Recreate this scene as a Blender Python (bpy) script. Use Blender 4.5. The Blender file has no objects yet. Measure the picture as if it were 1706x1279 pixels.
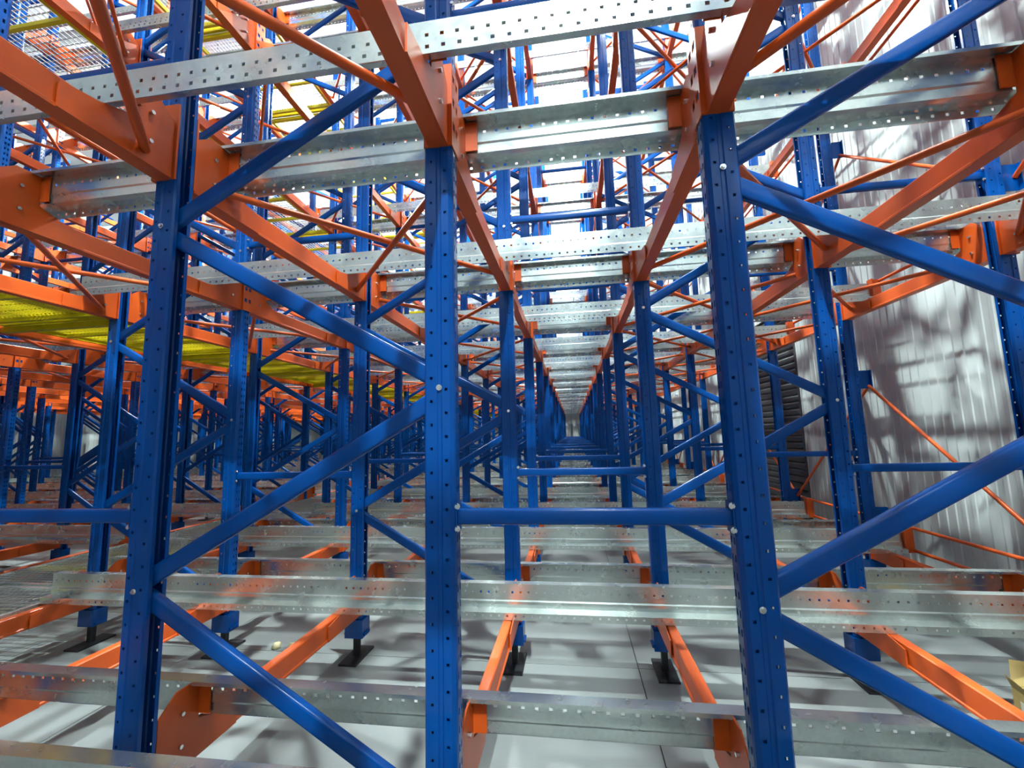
import bpy, math, random
from mathutils import Vector, Matrix
random.seed(7)
SC = bpy.context.scene
COL = SC.collection

# ------------------------------------------------------------------ camera
EYE = 1.45
cam_d = bpy.data.cameras.new('camera'); cam = bpy.data.objects.new('camera', cam_d); COL.objects.link(cam)
F_PX, YAW, PITCH, ROLL = 706.4, .1377, .1172, -.0255
cam_d.sensor_width = 36.0; cam_d.lens = F_PX / 1706 * 36.0; cam_d.clip_start = .02; cam_d.clip_end = 200
FW = Vector((-math.sin(YAW)*math.cos(PITCH), math.cos(YAW)*math.cos(PITCH), math.sin(PITCH)))
RT = Vector((math.cos(YAW), math.sin(YAW), 0)); UP = RT.cross(FW)
RT2 = RT*math.cos(ROLL) + UP*math.sin(ROLL); UP2 = UP*math.cos(ROLL) - RT*math.sin(ROLL)
m = Matrix((RT2, UP2, -FW)).transposed().to_4x4(); m.translation = Vector((0, 0, EYE)); cam.matrix_world = m
SC.camera = cam

# ------------------------------------------------------------------ world, exposure
w = bpy.data.worlds.new('world'); SC.world = w; w.use_nodes = True
w.node_tree.nodes['Background'].inputs[0].default_value = (.6, .66, .75, 1)
w.node_tree.nodes['Background'].inputs[1].default_value = .3
SC.view_settings.view_transform = 'Standard'; SC.view_settings.look = 'None'; SC.view_settings.gamma = 1
SC.view_settings.use_curve_mapping = False
SC.view_settings.exposure = -0.38
LAMP_STRENGTH = 15000.0
SC.cycles.max_bounces = 6; SC.cycles.glossy_bounces = 4; SC.cycles.diffuse_bounces = 2; SC.cycles.adaptive_threshold = .04
SC.cycles.caustics_reflective = False; SC.cycles.caustics_refractive = False

# ------------------------------------------------------------------ layout of the rack
D1, PITCH_Y = 1.309, 1.5
ROWS = range(-1, 18)                                  # row 0 stands beside the viewpoint, rows below 0 behind it, row 17 by the end wall
def row_y(r): return D1 + (r - 1)*PITCH_Y             # front face of the uprights of a row
XC = dict(L3=-3.57, L2=-2.477, L=-1.488, M=-.418, R=.4955, RR=1.593, RRR=2.613)
LEFT_FRAMES = [(-5.97, -4.93), (-7.95, -6.90), (-9.95, -8.90), (-11.95, -10.90), (-13.95, -12.90), (-15.95, -14.90)]
FRAMES = [('A', XC['L3'], XC['L2']), ('B', XC['L'], XC['M']), ('C', XC['R'], XC['RR'])] + [('DEFGHI'[i], a, b) for i, (a, b) in enumerate(LEFT_FRAMES)]
NLEV = 4
LEVELS = [.56 + 2.16*k for k in range(NLEV)]             # top of the rail webs
UP_W, UP_D, UP_Z0, UP_Z1 = .095, .075, .25, 7.75
RAIL_OFF = .22
CEIL = 10.4; LAMP_Z = 8.9
WALL_R, WALL_L, WALL_F, WALL_B = 3.3, -18.0, 27.2, -7.0

ORD = ['camera', 'first', 'second', 'third', 'fourth', 'fifth', 'sixth', 'seventh', 'eighth', 'ninth', 'tenth', 'eleventh', 'twelfth', 'thirteenth', 'fourteenth', 'fifteenth', 'sixteenth', 'seventeenth', 'eighteenth']
TIER = ['floor tier', 'overhead tier', 'third tier', 'top tier']

# ------------------------------------------------------------------ materials
def mat(name, base, rough=.4, metal=0., coat=0., bump=None, vary=None, rough_vary=None, emit=None, spec=None):
    M = bpy.data.materials.new(name); M.use_nodes = True; nt = M.node_tree; b = nt.nodes['Principled BSDF']
    b.inputs['Base Color'].default_value = (*base, 1); b.inputs['Roughness'].default_value = rough; b.inputs['Metallic'].default_value = metal
    b.inputs['Coat Weight'].default_value = coat; b.inputs['Coat Roughness'].default_value = .12
    if spec is not None: b.inputs['Specular IOR Level'].default_value = spec
    tc = nt.nodes.new('ShaderNodeTexCoord')
    def noise(scale, detail=4):
        n = nt.nodes.new('ShaderNodeTexNoise'); n.inputs['Scale'].default_value = scale; n.inputs['Detail'].default_value = detail
        nt.links.new(tc.outputs['Object'], n.inputs['Vector']); return n
    if vary:
        scale, c2, lo, hi = vary
        n = noise(scale); r = nt.nodes.new('ShaderNodeValToRGB')
        r.color_ramp.elements[0].position = lo; r.color_ramp.elements[0].color = (*base, 1)
        r.color_ramp.elements[1].position = hi; r.color_ramp.elements[1].color = (*c2, 1)
        nt.links.new(n.outputs['Fac'], r.inputs['Fac']); nt.links.new(r.outputs['Color'], b.inputs['Base Color'])
    if rough_vary:
        scale, lo, hi = rough_vary
        n = noise(scale, 5); mr = nt.nodes.new('ShaderNodeMapRange'); mr.inputs['From Min'].default_value = .3; mr.inputs['From Max'].default_value = .7
        mr.inputs['To Min'].default_value = lo; mr.inputs['To Max'].default_value = hi
        nt.links.new(n.outputs['Fac'], mr.inputs['Value']); nt.links.new(mr.outputs['Result'], b.inputs['Roughness'])
    if bump:
        scale, st = bump
        n = noise(scale); bp = nt.nodes.new('ShaderNodeBump'); bp.inputs['Strength'].default_value = st; bp.inputs['Distance'].default_value = .002
        nt.links.new(n.outputs['Fac'], bp.inputs['Height']); nt.links.new(bp.outputs['Normal'], b.inputs['Normal'])
    if emit:
        b.inputs['Emission Color'].default_value = (*emit[0], 1); b.inputs['Emission Strength'].default_value = emit[1]
    return M
BLUE = mat('blue_paint', (.0005, .070, .33), .2, 0, .0, vary=(6, (.0005, .078, .37), .35, .7), spec=.27)
ORANGE = mat('orange_paint', (.80, .120, .014), .38, 0, .0, vary=(5, (.70, .098, .012), .35, .7))
YELLOW = mat('yellow_paint', (.78, .62, .008), .4, 0, 0, vary=(8, (.66, .54, .01), .4, .7))
GALV = mat('galvanised_steel', (.72, .78, .75), .3, .80, vary=(70, (.63, .69, .665), .38, .66), rough_vary=(12, .17, .30))
ZINC = mat('zinc_wire', (.62, .64, .64), .35, 1.)
BOLT = mat('bolt_steel', (.75, .76, .76), .25, 1.)
BLACK = mat('dark_steel', (.02, .022, .028), .5, .3)
CONC = mat('polished_concrete', (.31, .338, .342), .33, 0, vary=(1.3, (.24, .262, .266), .35, .7), rough_vary=(3, .28, .5), bump=(60, .05))
JOINT = mat('joint_filler', (.09, .09, .095), .7)
PANEL = mat('wall_panel', (.54, .585, .59), .42, .0, vary=(.7, (.48, .525, .53), .35, .7))
DOORM = mat('dark_shutter', (.045, .047, .052), .42, .3)
CEILM = mat('ceiling_sheet', (.75, .76, .78), .6)
CARD = mat('cardboard', (.58, .42, .16), .75, vary=(12, (.50, .35, .12), .4, .7))
TAPE = mat('paper_print', (.72, .68, .60), .6)
FOAM = mat('foam', (.78, .70, .42), .9, bump=(80, .5))
LENS = mat('lamp_lens', (1, 1, 1), .4, emit=((.87, 1.0, .97), LAMP_STRENGTH))
HOUS = mat('lamp_housing', (.25, .26, .28), .4, .6)

# ------------------------------------------------------------------ mesh helpers
class MB:
    def __init__(s): s.v = []; s.f = []; s.sm = []
    def add(s, vs, fs, smooth=False):
        o = len(s.v); s.v += [tuple(p) for p in vs]; s.f += [tuple(i + o for i in f) for f in fs]; s.sm += [smooth]*len(fs); return s
    def box(s, x0, x1, y0, y1, z0, z1):
        vs = [(x, y, z) for x in (x0, x1) for y in (y0, y1) for z in (z0, z1)]
        return s.add(vs, [(0,1,3,2), (4,6,7,5), (0,4,5,1), (2,3,7,6), (0,2,6,4), (1,5,7,3)])
    def prism(s, poly, axis, a0, a1):          # polygon in the two other axes, extruded along axis
        n = len(poly)
        def P(p, a): return {'x': (a, p[0], p[1]), 'y': (p[0], a, p[1]), 'z': (p[0], p[1], a)}[axis]
        vs = [P(p, a0) for p in poly] + [P(p, a1) for p in poly]
        fs = [tuple(range(n)), tuple(range(2*n - 1, n - 1, -1))] + [(i, (i+1) % n, n + (i+1) % n, n + i) for i in range(n)]
        return s.add(vs, fs)
    def sweep(s, a, b, section, side, smooth=True):   # 2D section swept from a to b; side = direction of section's first axis
        a, b = Vector(a), Vector(b); d = (b - a).normalized(); sd = Vector(side); sd = (sd - d*sd.dot(d)).normalized(); n2 = d.cross(sd)
        n = len(section)
        A = [a + sd*p[0] + n2*p[1] for p in section]; B = [b + sd*p[0] + n2*p[1] for p in section]
        s.add(A + B, [(i, (i+1) % n, n + (i+1) % n, n + i) for i in range(n)], smooth)
        s.add(A, [tuple(range(n - 1, -1, -1))]); s.add(B, [tuple(range(n))]); return s
    def tube(s, a, b, r, n=12):
        d = Vector(b) - Vector(a); side = (0, 0, 1) if abs(d.normalized().z) < .9 else (1, 0, 0)
        return s.sweep(a, b, [(r*math.cos(2*math.pi*i/n), r*math.sin(2*math.pi*i/n)) for i in range(n)], side)
    def merge(s, o, off=(0, 0, 0), rot180=False):
        k = -1 if rot180 else 1
        s.add([(p[0]*k + off[0], p[1]*k + off[1], p[2] + off[2]) for p in o.v], []); base = len(s.v) - len(o.v)
        s.f += [tuple(i + base for i in f) for f in o.f]; s.sm += o.sm; return s
    def mesh(s, name, mats):
        me = bpy.data.meshes.new(name); me.from_pydata(s.v, [], s.f)
        for M_ in (mats if isinstance(mats, (list, tuple)) else [mats]): me.materials.append(M_)
        if any(s.sm): me.polygons.foreach_set('use_smooth', s.sm)
        me.update(); return me

def rounded(wd, dp, r=.008, k=2):
    pts = []
    for cx, cy, a0 in ((wd/2-r, dp/2-r, 0), (-wd/2+r, dp/2-r, 90), (-wd/2+r, -dp/2+r, 180), (wd/2-r, -dp/2+r, 270)):
        for i in range(k + 1):
            a = math.radians(a0 + 90*i/k); pts.append((cx + r*math.cos(a), cy + r*math.sin(a)))
    return pts

def perforated(path, holes, length, t, put):
    """Bent sheet: path of 2D points, swept over [0, length]; holes = {segment: (pitch, size, start)}; put(p, q, l) -> xyz."""
    n = len(path); nor = []
    for i in range(n):
        acc = Vector((0, 0))
        for j in (i - 1, i):
            if 0 <= j < n - 1:
                d = (Vector(path[j+1]) - Vector(path[j])).normalized(); acc += Vector((-d.y, d.x))
        acc.normalize()
        j = min(i, n - 2); d = (Vector(path[j+1]) - Vector(path[j])).normalized(); c = max(.5, acc.dot(Vector((-d.y, d.x))))
        nor.append(acc/c)
    O = [Vector(p) + m_*t/2 for p, m_ in zip(path, nor)]; I = [Vector(p) - m_*t/2 for p, m_ in zip(path, nor)]
    mb = MB()
    def quad(a, b, l0, l1): mb.add([put(a.x, a.y, l0), put(b.x, b.y, l0), put(b.x, b.y, l1), put(a.x, a.y, l1)], [(0, 1, 2, 3)])
    def cross(a, b, c, d, l): mb.add([put(a.x, a.y, l), put(b.x, b.y, l), put(c.x, c.y, l), put(d.x, d.y, l)], [(0, 1, 2, 3)])
    for i in range(n - 1):
        if i in holes:
            pit, sz, st = holes[i]; cuts = []; l = st
            while l + sz < length: cuts.append((l, l + sz)); l += pit
            prev = 0.
            for a, b in cuts + [(length, length)]:
                quad(O[i], O[i+1], prev, a); quad(I[i], I[i+1], prev, a)
                if b > a:
                    cross(O[i], O[i+1], I[i+1], I[i], a); cross(O[i], O[i+1], I[i+1], I[i], b)
                    quad(O[i], I[i], a, b); quad(O[i+1], I[i+1], a, b)
                prev = b
        else:
            quad(O[i], O[i+1], 0, length); quad(I[i], I[i+1], 0, length)
        for l in (0, length): cross(O[i], O[i+1], I[i+1], I[i], l)
    quad(O[0], I[0], 0, length); quad(O[-1], I[-1], 0, length)
    return mb

def obj(name, me, parent=None, loc=(0, 0, 0), rz=0., label=None):
    o = bpy.data.objects.new(name, me); COL.objects.link(o); o.location = loc
    if rz: o.rotation_euler = (0, 0, rz)
    if parent: o.parent = parent
    if label: o['label'] = label
    return o
def thing(name, label, cat, group=None, me=None, loc=(0, 0, 0), rz=0.):
    o = obj(name, me, None, loc, rz)
    o['label'] = label; o['category'] = cat
    if group: o['group'] = group
    return o
def structure(name, me=None, label=None, loc=(0, 0, 0)):
    o = obj(name, me, None, loc); o['kind'] = 'structure'
    if label: o['label'] = label
    return o
def stuff(name, mb, M_, label, cat):
    o = obj(name, mb.mesh(name, M_)); o['kind'] = 'stuff'; o['label'] = label; o['category'] = cat; return o

def in_view(pts):
    """Largest apparent size (px per metre) among the points that the camera can see, 0 if none."""
    best = 0.
    for p in pts:
        v = Vector(p) - Vector((0, 0, EYE)); d = v.dot(FW)
        if d < .3: continue
        x = F_PX*v.dot(RT2)/d; y = F_PX*v.dot(UP2)/d
        if abs(x) < 900 and abs(y) < 690: best = max(best, F_PX/d)
    return best
def rank(specs, points, limit):
    """Split specs into the ones that show largest (made one by one) and the rest (joined)."""
    sc = [(in_view(points(s)), i) for i, s in enumerate(specs)]
    order = sorted(sc, key=lambda a: (-a[0], a[1])); keep = set(i for v, i in order[:limit] if v > 0)
    return [s for i, s in enumerate(specs) if i in keep], [s for i, s in enumerate(specs) if i not in keep], {id(specs[i]): v for v, i in sc}

# ================================================================== the setting
# floor: cast slabs with filled joints
fl = structure('floor', MB().box(WALL_L, WALL_R, WALL_B, WALL_F, -.12, -.012).mesh('floor_base', JOINT), 'grey concrete floor')
SX, SY = 3.0, 3.0
slab = MB().box(0, SX - .006, 0, SY - .006, -.03, 0).mesh('slab', CONC)
xs = [.345 + SX*i for i in range(-6, 1)]; ys = [2.87 + SY*i for i in range(-3, 8)]
for i, x in enumerate(xs):
    for y in ys: obj('slab', slab, fl, (x, y, 0))
for y in ys:
    obj('slab', MB().box(0, .345 - SX*6 - WALL_L - .006, 0, SY - .006, -.03, 0).mesh('slab_edge', CONC), fl, (WALL_L, y, 0))
ys_end = ys[-1] + SY
obj('slab', MB().box(WALL_L, WALL_R, ys_end, WALL_F, -.03, 0).mesh('slab_end', CONC), fl)
obj('slab', MB().box(WALL_L, WALL_R, WALL_B, ys[0] - .006, -.03, 0).mesh('slab_front', CONC), fl)

# wall panels with pressed ribs
def panel_mesh(wd, h, rib=.1, dep=.007):
    p = []; n = round(wd/rib)
    for i in range(n):
        a = i*rib
        p += [(a + .002, 0), (a + rib*.55, 0), (a + rib*.62, -dep), (a + rib*.93, -dep)]
    p += [(wd - .004, 0), (wd - .004, .08), (.002, .08)]
    return MB().prism(p, 'z', 0, h)
pm = panel_mesh(1.0, CEIL)
def rot_panel(mb, mode):
    out = MB()
    f = {'r': lambda v: (v[1], v[0], v[2]), 'l': lambda v: (-v[1], v[0], v[2]), 'f': lambda v: (v[0], v[1], v[2]), 'b': lambda v: (v[0], -v[1], v[2])}[mode]
    out.v = [f(v) for v in mb.v]; out.f = mb.f; out.sm = mb.sm; return out
DOOR_Y0, DOOR_Y1, DOOR_H = 6.66, 8.66, 3.25
wr = structure('wall_right', MB().box(WALL_R + .09, WALL_R + .14, WALL_B, WALL_F, 0, CEIL).mesh('wall_right_core', PANEL), 'grey ribbed metal panel wall')
pr = rot_panel(pm, 'r').mesh('panel', PANEL); prs = MB().merge(rot_panel(panel_mesh(1.0, CEIL - DOOR_H), 'r')).mesh('panel_short', PANEL)
y = DOOR_Y0 - 14
while y < WALL_F - .99:
    if DOOR_Y0 - .01 < y < DOOR_Y1 - .01: obj('panel', prs, wr, (WALL_R, y, DOOR_H))
    elif y > WALL_B - 1: obj('panel', pr, wr, (WALL_R, y, 0))
    y += 1.0
wl = structure('wall_left', MB().box(WALL_L - .14, WALL_L - .09, WALL_B, WALL_F, 0, CEIL).mesh('wall_left_core', PANEL), 'pale ribbed metal panel wall')
pl = rot_panel(pm, 'l').mesh('panel_left', PANEL)
for i in range(34): obj('panel', pl, wl, (WALL_L, WALL_B + i, 0))
wf = structure('wall_back', MB().box(WALL_L, WALL_R + .1, WALL_F + .09, WALL_F + .14, 0, CEIL).mesh('wall_back_core', PANEL), 'pale end wall of the warehouse')
pf = rot_panel(pm, 'f').mesh('panel_back', PANEL)
for i in range(21): obj('panel', pf, wf, (WALL_L + i, WALL_F, 0))
wb = structure('wall_front', MB().box(WALL_L, WALL_R + .1, WALL_B - .14, WALL_B - .09, 0, CEIL).mesh('wall_front_core', PANEL), 'pale wall behind the viewpoint')
pb = rot_panel(pm, 'b').mesh('panel_front', PANEL)
for i in range(21): obj('panel', pb, wb, (WALL_L + i, WALL_B, 0))
ce = structure('ceiling', MB().box(WALL_L, WALL_R + .1, WALL_B, WALL_F, CEIL, CEIL + .08).mesh('ceiling_deck', CEILM), 'white roof deck')
pur = MB().box(WALL_L, WALL_R, -.04, .04, -.2, 0).mesh('purlin', CEILM)
for i in range(9): obj('purlin', pur, ce, (0, -5 + 4*i, CEIL))
# dark roller shutter in the right wall
dr = structure('door_1', MB().box(WALL_R + .05, WALL_R + .085, DOOR_Y0, DOOR_Y1, 0, DOOR_H).mesh('shutter_back', DOORM), 'dark roller shutter with horizontal slats')
sl = MB().prism([(.05, 0), (.03, .008), (.02, .03), (.02, .07), (.03, .092), (.05, .1)], 'y', .04, DOOR_Y1 - DOOR_Y0 - .04).mesh('slat', DOORM)
for i in range(32): obj('slat', sl, dr, (WALL_R, DOOR_Y0, .02 + i*.1))
for yy in (DOOR_Y0, DOOR_Y1 - .05): obj('guide_rail', MB().box(WALL_R - .01, WALL_R + .05, yy, yy + .05, 0, DOOR_H).mesh('guide', DOORM), dr)

# ================================================================== upright frames
UPATH = [(.095, .018), (.095, .005), (.090, 0), (.078, 0), (.069, 0), (.056, 0), (.052, .004), (.041, .004), (.037, 0), (.029, 0), (.020, 0), (.013, 0), (.003, .009),
         (0, .018), (0, .022), (0, .031), (0, .044), (0, .053), (0, .057),
         (.003, .066), (.013, .075), (.020, .075), (.029, .075), (.037, .075), (.041, .071), (.052, .071), (.056, .075), (.069, .075), (.078, .075), (.090, .075), (.095, .070), (.095, .057)]
UH = {3: (.075, .009, .03), 9: (.075, .009, .0675), 14: (.05, .020, .02), 16: (.05, .020, .02), 21: (.075, .009, .0675), 27: (.075, .009, .03)}
UL = UP_Z1 - UP_Z0
up_open_right = perforated(UPATH, UH, UL, .003, lambda p, q, l: (p - UP_W/2, q, l + UP_Z0))      # slotted face to -x, open to +x
up_open_left = MB(); up_open_left.v = [(-x, y_, z) for x, y_, z in up_open_right.v]; up_open_left.f = up_open_right.f; up_open_left.sm = up_open_right.sm
def foot_mb():
    f = MB().box(-.062, .062, -.014, .089, .135, .25)           # shoe
    f.box(-.072, .072, .0, .075, .15, .162)
    return f
def plate_mb(): return MB().box(-.06, .06, -.09, .165, 0, .012).box(-.018, .018, .02, .055, .012, .13)
M_UPR = up_open_right.mesh('upright_right', BLUE); M_UPL = up_open_left.mesh('upright_left', BLUE)
M_SHOE = foot_mb().mesh('shoe', BLUE); M_PLATE = plate_mb().mesh('base_plate', BLACK)
M_BOLT = MB().prism([(.0065*math.cos(i*math.pi/3), .0065*math.sin(i*math.pi/3)) for i in range(6)], 'y', -.008, 0).prism([(.010*math.cos(i*math.pi/4), .010*math.sin(i*math.pi/4)) for i in range(8)], 'y', -.002, 0).mesh('bolt', BOLT)
def braces(wd):
    """Zig-zag of diagonals: right node .304+1.3k, left node .948+1.3k."""
    out = []; xl, xr = .012, wd - .012
    nodes = []; z = .304; k = 0
    while z < UP_Z1 - .1: nodes.append((xr if k % 2 == 0 else xl, z)); z += .65; k += 1
    for (xa, za), (xb, zb) in zip(nodes, nodes[1:]): out.append(((xa, za + .028), (xb, zb - .028)))
    out.append(((xl, UP_Z1 - .06), (xr, UP_Z1 - .06)))
    return out
SECT = rounded(.060, .030, .011, 3)
def brace_mb(b):
    (xa, za), (xb, zb) = b
    return MB().sweep((xa, UP_D/2, za), (xb, UP_D/2, zb), SECT, (0, 0, 1))
FR_DESC = {'A': 'beside the yellow walkway', 'B': 'left side of the central tunnel', 'C': 'right side of the central tunnel',
           'D': 'first beyond the yellow walkway', 'E': 'second beyond the yellow walkway', 'F': 'third beyond the yellow walkway', 'G': 'fourth beyond the yellow walkway', 'H': 'fifth beyond the yellow walkway', 'I': 'farthest left of all'}
behind = MB()
for key, xa, xb in FRAMES:
    wd = xb - xa; bs = braces(wd)
    bm = [brace_mb(b).mesh('brace', BLUE) for b in bs]
    whole = MB().merge(up_open_right).merge(up_open_left, (wd, 0, 0))
    for b in bs: whole.merge(brace_mb(b))
    for x in (0, wd): whole.merge(foot_mb(), (x, 0, 0)).merge(plate_mb(), (x, 0, 0))
    wm = whole.mesh('upright_frame', BLUE)
    for r in ROWS:
        yy = row_y(r)
        if r < 0: behind.merge(whole, (xa, yy, 0)); continue
        near = r <= (8 if key in 'ABC' else 5 if key in 'DE' else 3)
        if r <= 17: lab = f'blue perforated steel rack frame in the {ORD[r]} row, {FR_DESC[key]}'; grp = 'blue upright frames of the rack'
        else: lab = f'distant blue rack frame deep in the rows, {FR_DESC[key]}'; grp = f'distant frames, {FR_DESC[key]}'
        if not near:
            thing('upright_frame', lab, 'rack frame', grp, wm, (xa, yy, 0)); continue
        t = thing('upright_frame', lab, 'rack frame', grp, None, (xa, yy, 0))
        for x, me in ((0, M_UPR), (wd, M_UPL)):
            u = obj('upright', me, t, (x, 0, 0)); obj('shoe', M_SHOE, u); obj('base_plate', M_PLATE, u, label='dark base plate')
        for b, me in zip(bs, bm):
            br = obj('brace', me, t)
            if r in (1, 2) and key in 'ABC' and b[0][0] != b[1][0] and b is not bs[-1]:
                (x1, z1), (x2, z2) = b
                bx = -.028 if x2 < wd/2 else wd + .028
                obj('bolt', M_BOLT, br, (bx + (.028 if x2 < wd/2 else -.028), -.001, z2 + .028), label='zinc bolt head')

# single end posts by the wall, with side plates and diagonal rods
post_plate = MB().box(UP_W/2, UP_W/2 + .1, .03, .036, -.085, .085).box(UP_W/2 + .094, UP_W/2 + .1, .005, .036, -.085, .085)
M_PP = post_plate.mesh('gusset_plate', BLUE)
def node_z(r): return [z for z in ([1.87, .63, 4.17, 6.47] if r % 2 else [.60, 2.93, 5.23])]
pwhole = MB().merge(up_open_right).merge(foot_mb()).merge(plate_mb()); pw = pwhole.mesh('end_post', BLUE)
for r in ROWS:
    if r < 0: behind.merge(pwhole, (XC['RRR'], row_y(r), 0)); continue
    lab = f'single blue perforated post by the grey wall, {ORD[r]} row' if r <= 17 else 'distant single blue post by the grey wall'
    loc = (XC['RRR'], row_y(r), 0)
    if r <= 8:
        t = thing('end_post', lab, 'rack post', 'posts along the grey wall', None, loc)
        u = obj('upright', M_UPL, t); obj('shoe', M_SHOE, u); obj('base_plate', M_PLATE, u, label='dark base plate')
        for z in node_z(r): obj('gusset_plate', M_PP, t, (0, 0, z))
    else: thing('end_post', lab, 'rack post', 'distant posts along the grey wall', pw, loc)
stuff('upright_frames', behind, BLUE, 'blue rack frames standing in the rows behind the viewpoint', 'rack frames')
specs = []
for r in range(0, 17):
    hi, lo = (node_z(r), node_z(r + 1)) if r % 2 else (node_z(r + 1), node_z(r))
    hi = sorted(hi)[1:]; lo = sorted(lo)
    for k, (zh, zl) in enumerate(zip(hi, lo)):
        za, zb = (zh - .06, zl) if r % 2 else (zl, zh - .06)
        specs.append((r, k, za, zb))
for r, k, za, zb in specs:
    x = XC['RRR'] + UP_W/2 + .08
    me = MB().tube((0, .03, za), (0, PITCH_Y + .03, zb), .014, 10).mesh('bracing_rod', ORANGE)
    hw = ['low', 'overhead', 'high', 'topmost'][min(k, 3)]
    lab = f'slanting orange rod beside the grey wall, {hw}, from {ORD[r]} to {ORD[r+1]} row' if r <= 17 else f'distant slanting orange rod beside the grey wall, {hw}'
    thing('bracing_rod', lab, 'brace rod', 'slanting rods along the grey wall', me, (x, row_y(r), 0))

# ================================================================== spacers between frames
XS = [(XC['M'], XC['R'], 'across the central tunnel'), (XC['L2'], XC['L'], 'between the two left frames'), (XC['RR'], XC['RRR'], 'next to the grey wall'),
      (LEFT_FRAMES[1][1], LEFT_FRAMES[0][0], 'beyond the yellow walkway'), (LEFT_FRAMES[2][1], LEFT_FRAMES[1][0], 'far beyond the yellow walkway'), (LEFT_FRAMES[3][1], LEFT_FRAMES[2][0], 'at the far left')]
SPZ = [1.196, 2.96, 4.60, 6.24]
SPH = ['low', 'overhead', 'third-height', 'fourth-height', 'topmost']
SP_SECT = rounded(.048, .034, .007, 2)
sp_specs = [(r, k, i) for r in ROWS for k in range(NLEV) for i in range(len(XS))]
def sp_pts(s):
    r, k, i = s; a, b, _ = XS[i]; return [(a + (b - a)*t, row_y(r) + .04, SPZ[k]) for t in (0, .5, 1)]
keep, rest, size = rank(sp_specs, sp_pts, 290)
sp_mb = []; sp_me = []; cap = MB().box(0, .004, .008, .067, -.045, .045).mesh('end_plate', BLUE)
for a, b, _ in XS:
    wd = b - a
    mbx = MB().sweep((UP_W/2 + .001 if False else .048, UP_D/2, 0), (wd - .048, UP_D/2, 0), SP_SECT, (0, 0, 1)); sp_mb.append(mbx); sp_me.append(mbx.mesh('spacer', BLUE))
for s in keep:
    r, k, i = s; a, b, d = XS[i]
    lab = f'blue horizontal spacer bar, {SPH[k]}, {ORD[r]} row, {d}' if r <= 17 else f'distant blue spacer bar, {SPH[k]}, {d}'
    t = thing('spacer_bar', lab, 'spacer bar', f'spacer bars {d}', None if r <= 3 else sp_me[i], (a, row_y(r), SPZ[k]))
    if r <= 3:
        obj('bar', sp_me[i], t); obj('end_plate', cap, t, (.048, 0, 0)); obj('end_plate', cap, t, (b - a - .052, 0, 0))
        for x in (.052, b - a - .052):
            for z in (-.034, .034): obj('bolt', M_BOLT, t, (x, .012, z), label='zinc bolt head')
mbx = MB()
for r, k, i in rest: mbx.merge(sp_mb[i], (XS[i][0], row_y(r), SPZ[k]))
stuff('spacer_bars', mbx, BLUE, 'remaining far blue spacer bars high and deep in the rack', 'spacer bars')

# ================================================================== beams along the depth
COLS = [('L3', XC['L3'], 1, 'column beside the yellow walkway'), ('L2', XC['L2'], 1, 'second column left of the tunnel pair'), ('L', XC['L'], 1, 'column left of the tunnel edge'),
        ('M', XC['M'], 1, 'left edge of the central tunnel'), ('R', XC['R'], -1, 'right edge of the central tunnel'), ('RR', XC['RR'], -1, 'column right of the tunnel edge'), ('RRR', XC['RRR'], -1, 'column by the grey wall')]
for i, (a, b) in enumerate(LEFT_FRAMES):
    w_ = ['first', 'second', 'third', 'fourth', 'fifth', 'sixth'][i]
    COLS += [('x', b, 1, f'near column of the {w_} frame beyond the walkway'), ('x', a, 1, f'far column of the {w_} frame beyond the walkway')]
WING = [-1, 1, -1, 1, -1, 1, 1] + [1, -1]*6
BL0, BL1 = UP_D + .008, PITCH_Y - .008
def beam_body(): return MB().prism([(-.030, -.285), (.030, -.285), (.030, -.275), (.025, -.270), (.025, -.186), (.020, -.181), (-.020, -.181), (-.025, -.186), (-.025, -.270), (-.030, -.275)], 'y', BL0, BL1)
def connector(front, ws, top=.02):
    f = MB(); y0, y1 = (UP_D, UP_D + .008) if front else (PITCH_Y - .008, PITCH_Y)
    f.box(-.0475, .0475, y0, y1, -.285, top)
    for s_ in (ws,):
        x0, x1 = sorted((s_*.0475, s_*.0525))
        yy0, yy1 = (UP_D - .045, UP_D + .008) if front else (PITCH_Y - .008, PITCH_Y + .045)
        # wing with three windows
        for za, zb in ((-.285, -.22), (-.19, -.13), (-.10, -.04), (-.012, .02)):
          if zb <= top + .07: f.box(x0, x1, yy0, yy1, za, zb)
        for za, zb in ((-.22, -.19), (-.13, -.10), (-.04, -.012)):
            if zb > top: continue
            f.box(x0, x1, yy0, yy0 + .012, za, zb); f.box(x0, x1, yy1 - .016, yy1, za, zb)
    return f
def bracket(front, side):
    f = MB(); x0, x1 = sorted((side*.031, side*.037))
    web = UP_D/2 + RAIL_OFF - .004 if front else PITCH_Y + UP_D/2 - RAIL_OFF + .004
    if front: poly = [(UP_D + .010, -.285), (web + .19, -.285), (web + .19, -.20), (web + .085, -.182), (web - .002, -.15), (web - .002, -.006), (web - .10, -.006), (UP_D + .010, -.06)]
    else: poly = [(PITCH_Y - .010, -.285), (web - .19, -.285), (web - .19, -.20), (web - .085, -.182), (web + .002, -.15), (web + .002, -.006), (web + .10, -.006), (PITCH_Y - .010, -.06)]
    f.prism(poly, 'x', x0, x1)
    ya, yb = (web - .006, web - .001) if front else (web + .001, web + .006)
    xa, xb = sorted((side*.031, side*.085)); f.box(xa, xb, ya, yb, -.13, -.006)
    return f
P_BODY = beam_body(); P_C = {(fr, ws, lo): connector(fr, ws, -.24 if lo else .02) for fr in (True, False) for ws in (-1, 1) for lo in (False, True)}
P_BR = {(fr, s_): bracket(fr, s_) for fr in (True, False) for s_ in (-1, 1)}
M_BODY = P_BODY.mesh('beam', ORANGE); M_C = {k_: v.mesh('end_connector', ORANGE) for k_, v in P_C.items()}
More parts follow.
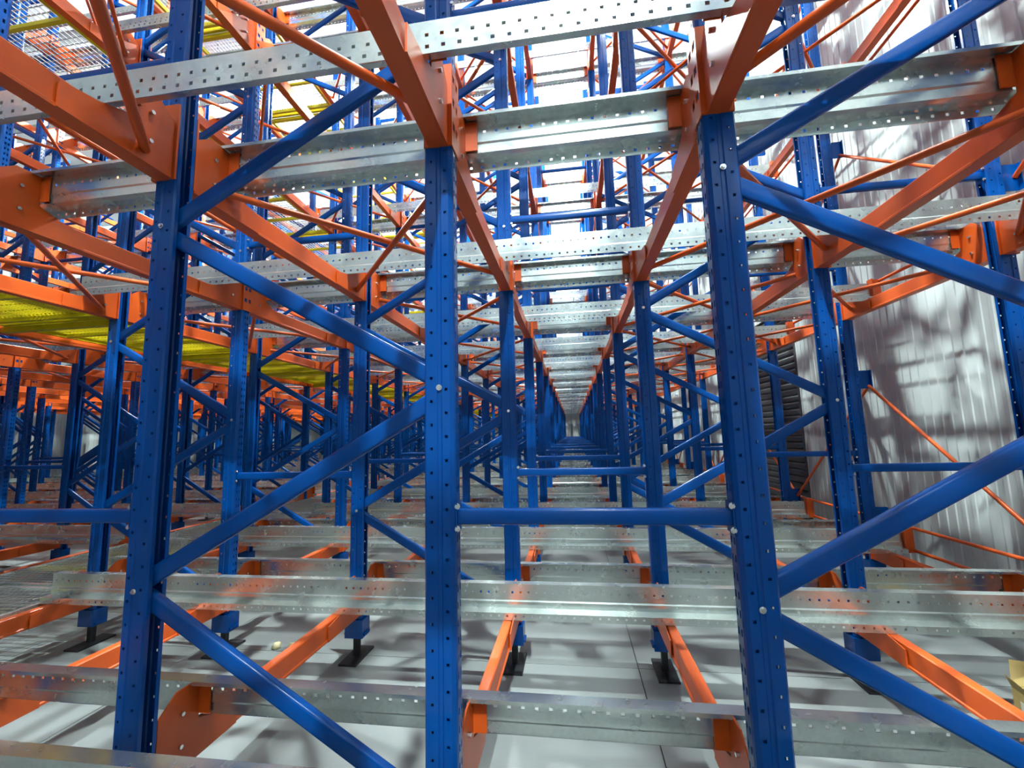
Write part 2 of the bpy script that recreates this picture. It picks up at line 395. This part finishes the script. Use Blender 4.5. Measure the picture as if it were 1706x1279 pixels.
M_BR = {k_: v.mesh('rail_bracket', ORANGE) for k_, v in P_BR.items()}
B_FULL = {(s_, ws, lo): MB().merge(P_BODY).merge(P_C[(True, ws, lo)]).merge(P_C[(False, ws, lo)]).merge(P_BR[(True, s_)]).merge(P_BR[(False, s_)]) for s_ in (-1, 1) for ws in (-1, 1) for lo in (False, True)}
M_FULL = {s_: v.mesh('support_beam', ORANGE) for s_, v in B_FULL.items()}
B_FAR = {lo: MB().box(-.028, .028, BL0, BL1, -.285, -.181).box(-.047, .047, UP_D, UP_D + .008, -.285, -.24 if lo else .02).box(-.047, .047, PITCH_Y - .008, PITCH_Y, -.285, -.24 if lo else .02) for lo in (False, True)}
bspecs = [(r, k, c) for r in list(ROWS)[:-1] for k in range(NLEV) for c in range(len(COLS))]
def b_pts(s):
    r, k, c = s; return [(COLS[c][1], row_y(r) + t, LEVELS[k] - .2) for t in (.1, .8, 1.4)]
keep, rest, size = rank(bspecs, b_pts, 298)
M_XB = MB().prism([(.008*math.cos(i*math.pi/3), .008*math.sin(i*math.pi/3)) for i in range(6)], 'x', -.006, .006).mesh('side_bolt', BOLT)
for s in keep:
    r, k, c = s; _, x, sd, d = COLS[c]
    lab = f'orange beam, {TIER[k]}, between {ORD[r]} and {ORD[r+1]} rows, {d}' if r <= 17 else f'distant orange beam, {TIER[k]}, {d}'
    loc = (x, row_y(r), LEVELS[k])
    if r <= 5 and size[id(s)] > 60:
        t = thing('support_beam', lab, 'beam', f'orange beams, {d}', None, loc)
        obj('beam', M_BODY, t); obj('end_connector', M_C[(True, WING[c], k == 0)], t); obj('end_connector', M_C[(False, WING[c], k == 0)], t)
        for fr in (True, False):
            b = obj('rail_bracket', M_BR[(fr, sd)], t)
            if r <= 2:
                yb = (UP_D + .1) if fr else PITCH_Y - .1
                for dz in (-.20, -.09): obj('bolt', M_XB, b, (sd*.041, yb, dz), label='zinc bolt head')
    else: thing('support_beam', lab, 'beam', f'orange beams, {d}', M_FULL[(sd, WING[c], k == 0)], loc)
mbx = MB()
for r, k, c in rest: mbx.merge(B_FAR[k == 0], (COLS[c][1], row_y(r), LEVELS[k]))
stuff('support_beams', mbx, ORANGE, 'remaining far orange beams high and deep in the rack', 'beams')

# ================================================================== horizontal cross bracing tubes
TB = [(XC['L'], XC['M'], 'left of the tunnel'), (XC['R'], XC['RR'], 'right of the tunnel'), (XC['L3'], XC['L2'], 'beside the yellow walkway'), (XC['RR'], XC['RRR'], 'next to the grey wall')] + \
     [(a, b, f'{["just", "well", "far", "farthest"][i]} beyond the yellow walkway') for i, (a, b) in enumerate(LEFT_FRAMES[:2])]
def tube_mb(i, way):
    a, b, _ = TB[i]; wd = b - a; y0, y1 = UP_D + .15, PITCH_Y - .11
    dz = .018 if way else -.018
    p, q = ((.036, y0, -.222 + dz), (wd - .036, y1, -.222 + dz)) if way else ((wd - .036, y0, -.222 + dz), (.036, y1, -.222 + dz))
    f = MB().tube(p, q, .0155, 10)
    return f
T_MB = {(i, wy): tube_mb(i, wy) for i in range(len(TB)) for wy in (0, 1)}; T_ME = {k_: v.mesh('cross_tube', ORANGE) for k_, v in T_MB.items()}
tspecs = [(r, k, i, wy) for r in list(ROWS)[:-1] for k in range(1, NLEV) for i in range(len(TB)) for wy in (0, 1)]
def t_pts(s):
    r, k, i, wy = s; a, b, _ = TB[i]; return [(a + (b - a)*t, row_y(r) + .2 + 1.1*(t if wy else 1 - t), LEVELS[k] - .22) for t in (0, .5, 1)]
keep, rest, size = rank(tspecs, t_pts, 290)
for s in keep:
    r, k, i, wy = s; a, b, d = TB[i]; ww = 'running away rightwards' if wy else 'running away leftwards'
    lab = f'orange bracing tube {ww}, {TIER[k]}, behind {ORD[r]} row, {d}' if r <= 17 else f'distant orange bracing tube, {TIER[k]}, {d}'
    thing('cross_tube', lab, 'brace tube', f'horizontal bracing tubes {d}', T_ME[(i, wy)], (a, row_y(r), LEVELS[k]))
mbx = MB()
for r, k, i, wy in rest: mbx.merge(T_MB[(i, wy)], (TB[i][0], row_y(r), LEVELS[k]))
stuff('cross_tubes', mbx, ORANGE, 'remaining far orange bracing tubes high and deep in the rack', 'brace tubes')

# ================================================================== galvanised rails across the picture
RPATH = [(-.050, -.012), (-.050, 0), (0, 0), (0, -.040), (0, -.052), (0, -.090), (.004, -.098), (.004, -.133), (.066, -.139), (.066, -.149), (.066, -.161), (.066, -.177)]
RH = {3: (.048, .012, .03), 9: (.048, .012, .054)}
BLOCKS = [(XC['L3'] - .075, XC['RRR'] + .095, 'right block'), (LEFT_FRAMES[-1][0] - .5, LEFT_FRAMES[0][1] + .075, 'left block')]
R_MB = []; R_ME = []; R_FAR = []
for a, b, _ in BLOCKS:
    L = b - a
    mbx = perforated(RPATH, RH, L, .003, lambda p, q, l: (l - L/2, -p, q)); R_MB.append(mbx); R_ME.append(mbx.mesh('shuttle_rail', GALV))
    R_FAR.append(perforated([(-.050, -.012), (-.050, 0), (0, 0), (0, -.136), (.066, -.139), (.066, -.177)], {}, L, .003, lambda p, q, l: (l - L/2, -p, q)))
rspecs = [(r, k, i, sd) for r in ROWS for k in range(NLEV) for i in (0, 1) for sd in (0, 1) if not (r == 17 and sd)]
def r_loc(s):
    r, k, i, sd = s; a, b, _ = BLOCKS[i]; return ((a + b)/2, row_y(r) + UP_D/2 + (RAIL_OFF if sd else -RAIL_OFF), LEVELS[k])
def r_pts(s):
    x, y_, z = r_loc(s); a, b, _ = BLOCKS[s[2]]; return [(a + (b - a)*t/12, y_, z - .1) for t in range(13)]
keep, rest, size = rank(rspecs, r_pts, 298)
for s in keep:
    r, k, i, sd = s; d = BLOCKS[i][2]; ww = 'behind' if sd else 'in front of'
    lab = f'galvanised perforated rail, {TIER[k]}, {ww} the {ORD[r]} row, {d}' if r <= 17 else f'distant galvanised rail, {TIER[k]}, {d}'
    thing('shuttle_rail', lab, 'rail', f'galvanised rails of the {d}', R_ME[i], r_loc(s), math.pi if sd else 0.)
mbx = MB()
for s in rest: mbx.merge(R_FAR[s[2]], r_loc(s), bool(s[3]))
stuff('shuttle_rails', mbx, GALV, 'remaining far galvanised rails high and deep in the rack', 'rails')

# ================================================================== guard rails along the wall side ends
GX = XC['RRR'] + .185
for k in range(NLEV):
    t = thing('guard_rail', f'pair of orange guard tubes along the rail ends by the wall, {TIER[k]}', 'guard rail', 'guard tubes by the wall', None, (GX, 0, LEVELS[k]))
    for z in (.02, -.165): obj('tube', MB().tube((0, row_y(0), z), (0, row_y(17), z), .014, 10).mesh('guard_tube', ORANGE), t)
    brk = MB().box(-.082, -.076, -.035, .035, -.185, .035).box(-.082, .004, -.004, .004, -.185, .035).mesh('guard_bracket', ORANGE)
    for r in range(1, 18): obj('bracket', brk, t, (0, row_y(r) + UP_D/2 - RAIL_OFF, 0))

# ================================================================== yellow walkway between the two blocks
WX0, WX1 = LEFT_FRAMES[0][1] + .085, XC['L3'] - .085
WW = WX1 - WX0; DK = .335                                                   # deck height under the rail tops
wb_mb = MB().prism([(0, -.065), (.05, -.065), (.05, -.02), (.045, -.015), (.005, -.015), (0, -.02)], 'x', -.03, WW + .03)
wb_me = wb_mb.mesh('walkway_beam', YELLOW)
def deck_parts(k):
    y0, y1 = .10, PITCH_Y + .06
    fr = []
    for (a, b, c, d_) in ((0, WW, y0, y0 + .035), (0, WW, y1 - .035, y1), (0, .035, y0 + .035, y1 - .035), (WW - .035, WW, y0 + .035, y1 - .035)):
        fr.append(MB().box(a, b, c, d_, -.02, .035).mesh('frame_bar', YELLOW if k else GALV))
    cr = [MB().box(.035, WW - .035, yy - .015, yy + .015, -.02, .012).mesh('cross_bar', YELLOW) for yy in (y0 + (y1 - y0)/3, y0 + 2*(y1 - y0)/3)]
    g = MB()
    if k == 1:
        n = 28
        for i in range(n):
            x = .05 + (WW - .1)*i/(n - 1); g.box(x - .006, x + .006, y0 + .03, y1 - .03, .012, .03)
        for i in range(12):
            yy = y0 + .06 + (y1 - y0 - .12)*i/11; g.box(.03, WW - .03, yy - .004, yy + .004, .016, .026)
    else:
        for i in range(25):
            x = .04 + (WW - .08)*i/24; g.box(x - .003, x + .003, y0 + .02, y1 - .02, .018, .024)
        for i in range(29):
            yy = y0 + .03 + (y1 - y0 - .06)*i/28; g.box(.02, WW - .02, yy - .003, yy + .003, .024, .030)
    return fr, cr, g.mesh('grating', YELLOW if k == 1 else ZINC)
DKP = {k: deck_parts(k) for k in (0, 1, 2)}; wb_galv = wb_mb.mesh('walkway_beam_low', GALV)
for k in range(NLEV):
    fr, cr, gr = DKP[min(k, 2)]; kd = 'yellow' if k else 'galvanised'
    for r in range(0, 17):
        z = LEVELS[k] - DK + .12
        far = r > 17
        lab = f'{kd} walkway grating panel, {TIER[k]}, behind the {ORD[r]} row' if not far else f'distant yellow walkway grating panel, {TIER[k]}'
        t = thing('walkway_panel', lab, 'grating', f'{kd} walkway panels', None, (WX0, row_y(r), z))
        for f in fr: obj('frame_bar', f, t)
        for f in cr: obj('cross_bar', f, t)
        g = obj('grating', gr, t); g['kind'] = 'stuff'
        lab = f'{kd} cross beam under the walkway, {TIER[k]}, at the {ORD[r]} row' if not far else f'distant yellow cross beam under the yellow walkway, {TIER[k]}'
        thing('walkway_beam', lab, 'beam', 'cross beams under the walkway', wb_me if k else wb_galv, (WX0, row_y(r) + .135, z - .005))
        if r == 0: thing('walkway_beam', f'{kd} cross beam carrying the walkway edge at the first bay, {TIER[k]}', 'beam', 'cross beams under the walkway', wb_me if k else wb_galv, (WX0, row_y(r) + .9, z - .005))

# ================================================================== lamps under the roof
LR = .09
lens = MB().prism([(LR*math.cos(i*math.pi/12), LR*math.sin(i*math.pi/12)) for i in range(24)], 'z', -.04, .03).mesh('lens', LENS)
hous = MB(); prof = [(.092, .03), (.134, .045), (.125, .07), (.10, .10), (.08, .20), (.03, .24)]
for (r0, z0), (r1, z1) in zip(prof, prof[1:]):
    vs = [(rr*math.cos(i*math.pi/12), rr*math.sin(i*math.pi/12), zz) for rr, zz in ((r0, z0), (r1, z1)) for i in range(24)]
    hous.add(vs, [(i, (i+1) % 24, 24 + (i+1) % 24, 24 + i) for i in range(24)], True)
hous.prism([(.132*math.cos(i*math.pi/12), .132*math.sin(i*math.pi/12)) for i in range(24)], 'z', .031, .045)
hous = hous.mesh('housing', HOUS); rod = MB().tube((0, 0, .25), (0, 0, CEIL - LAMP_Z), .012, 8).mesh('rod', HOUS)
for i, line in enumerate(((-7.6, -7.6, -7.6, -7.6, -7.6), (.55, .55, -1.55, -1.55, -1.55))):
    for j, yy in enumerate((-4.5, 1.6, 7.67, 13.8, 19.9)):
        x = line[j]
        if i == 0 and j < 2: continue
        lab = 'bright round high-bay lamp shining above the left tunnel edge' if (i, j) == (1, 2) else f'round high-bay lamp under the roof, {["left-hand", "right-hand"][i]} line, {["behind the viewpoint", "nearest ahead", "second ahead", "third ahead", "farthest ahead"][j]}'
        t = thing('high_bay_lamp', lab, 'lamp', 'high-bay lamps', None, (x, yy, LAMP_Z))
        obj('housing', hous, t); obj('lens', lens, t, label='glowing white lens'); obj('rod', rod, t)

# ================================================================== small things on the floor
bx = thing('carton', 'small opened yellow-brown carton on the floor by the wall', 'box', None, None, (2.05, 2.36, 0))
bx.rotation_euler = (0, 0, math.radians(-12))
s = MB(); W_, D_, H_, T_ = .30, .22, .15, .006
s.box(0, W_, 0, D_, 0, T_).box(0, T_, 0, D_, T_, H_).box(W_ - T_, W_, 0, D_, T_, H_).box(T_, W_ - T_, 0, T_, T_, H_).box(T_, W_ - T_, D_ - T_, D_, T_, H_)
obj('body', s.mesh('carton_body', CARD), bx)
def flap(pts): return MB().add([Vector(p) for p in pts] + [Vector(p) + Vector((0, 0, .005)) for p in pts], [(0,1,2,3), (7,6,5,4), (0,4,5,1), (1,5,6,2), (2,6,7,3), (3,7,4,0)])
obj('flap', flap([(0, 0, H_), (0, D_, H_), (-.03, D_ - .02, H_ + .06), (-.035, .02, H_ + .05)]).mesh('flap', CARD), bx)
obj('flap', flap([(0, D_, H_), (W_, D_, H_), (W_ - .03, D_ + .06, H_ + .09), (.03, D_ + .05, H_ + .10)]).mesh('flap', CARD), bx)
obj('flap', flap([(0, 0, H_), (W_, 0, H_), (W_ - .02, .09, H_ + .055), (.03, .1, H_ + .05)]).mesh('flap', CARD), bx)
obj('flap', flap([(W_, 0, H_), (W_, D_, H_), (W_ + .09, D_ - .02, H_ + .03), (W_ + .08, .02, H_ + .04)]).mesh('flap', CARD), bx)
obj('label_sheet', MB().box(-.0015, 0, .04, .17, .03, .11).mesh('label_sheet', TAPE), bx, label='pale printed paper')
def crumb(rad, seed):
    rnd = random.Random(seed); f = MB(); nu, nv = 10, 7; vs = []
    for j in range(nv + 1):
        for i in range(nu):
            a, b = 2*math.pi*i/nu, math.pi*j/nv; q = rad*(1 + (rnd.uniform(-.22, .22) if 0 < j < nv else 0))
            vs.append((q*math.sin(b)*math.cos(a), q*math.sin(b)*math.sin(a), max(0, q*.8*math.cos(b) + rad*.6)))
    return f.add(vs, [(j*nu + i, j*nu + (i+1) % nu, (j+1)*nu + (i+1) % nu, (j+1)*nu + i) for j in range(nv) for i in range(nu)], True).mesh('crumb', FOAM)
thing('foam_crumb', 'larger crumb of yellowish foam on the floor behind the left frame', 'foam piece', 'foam crumbs', crumb(.030, 1), (-2.115, 2.90, 0))
thing('foam_crumb', 'smaller pale foam crumb lying beside an orange beam on the floor', 'foam piece', 'foam crumbs', crumb(.024, 2), (-2.01, 2.92, 0))
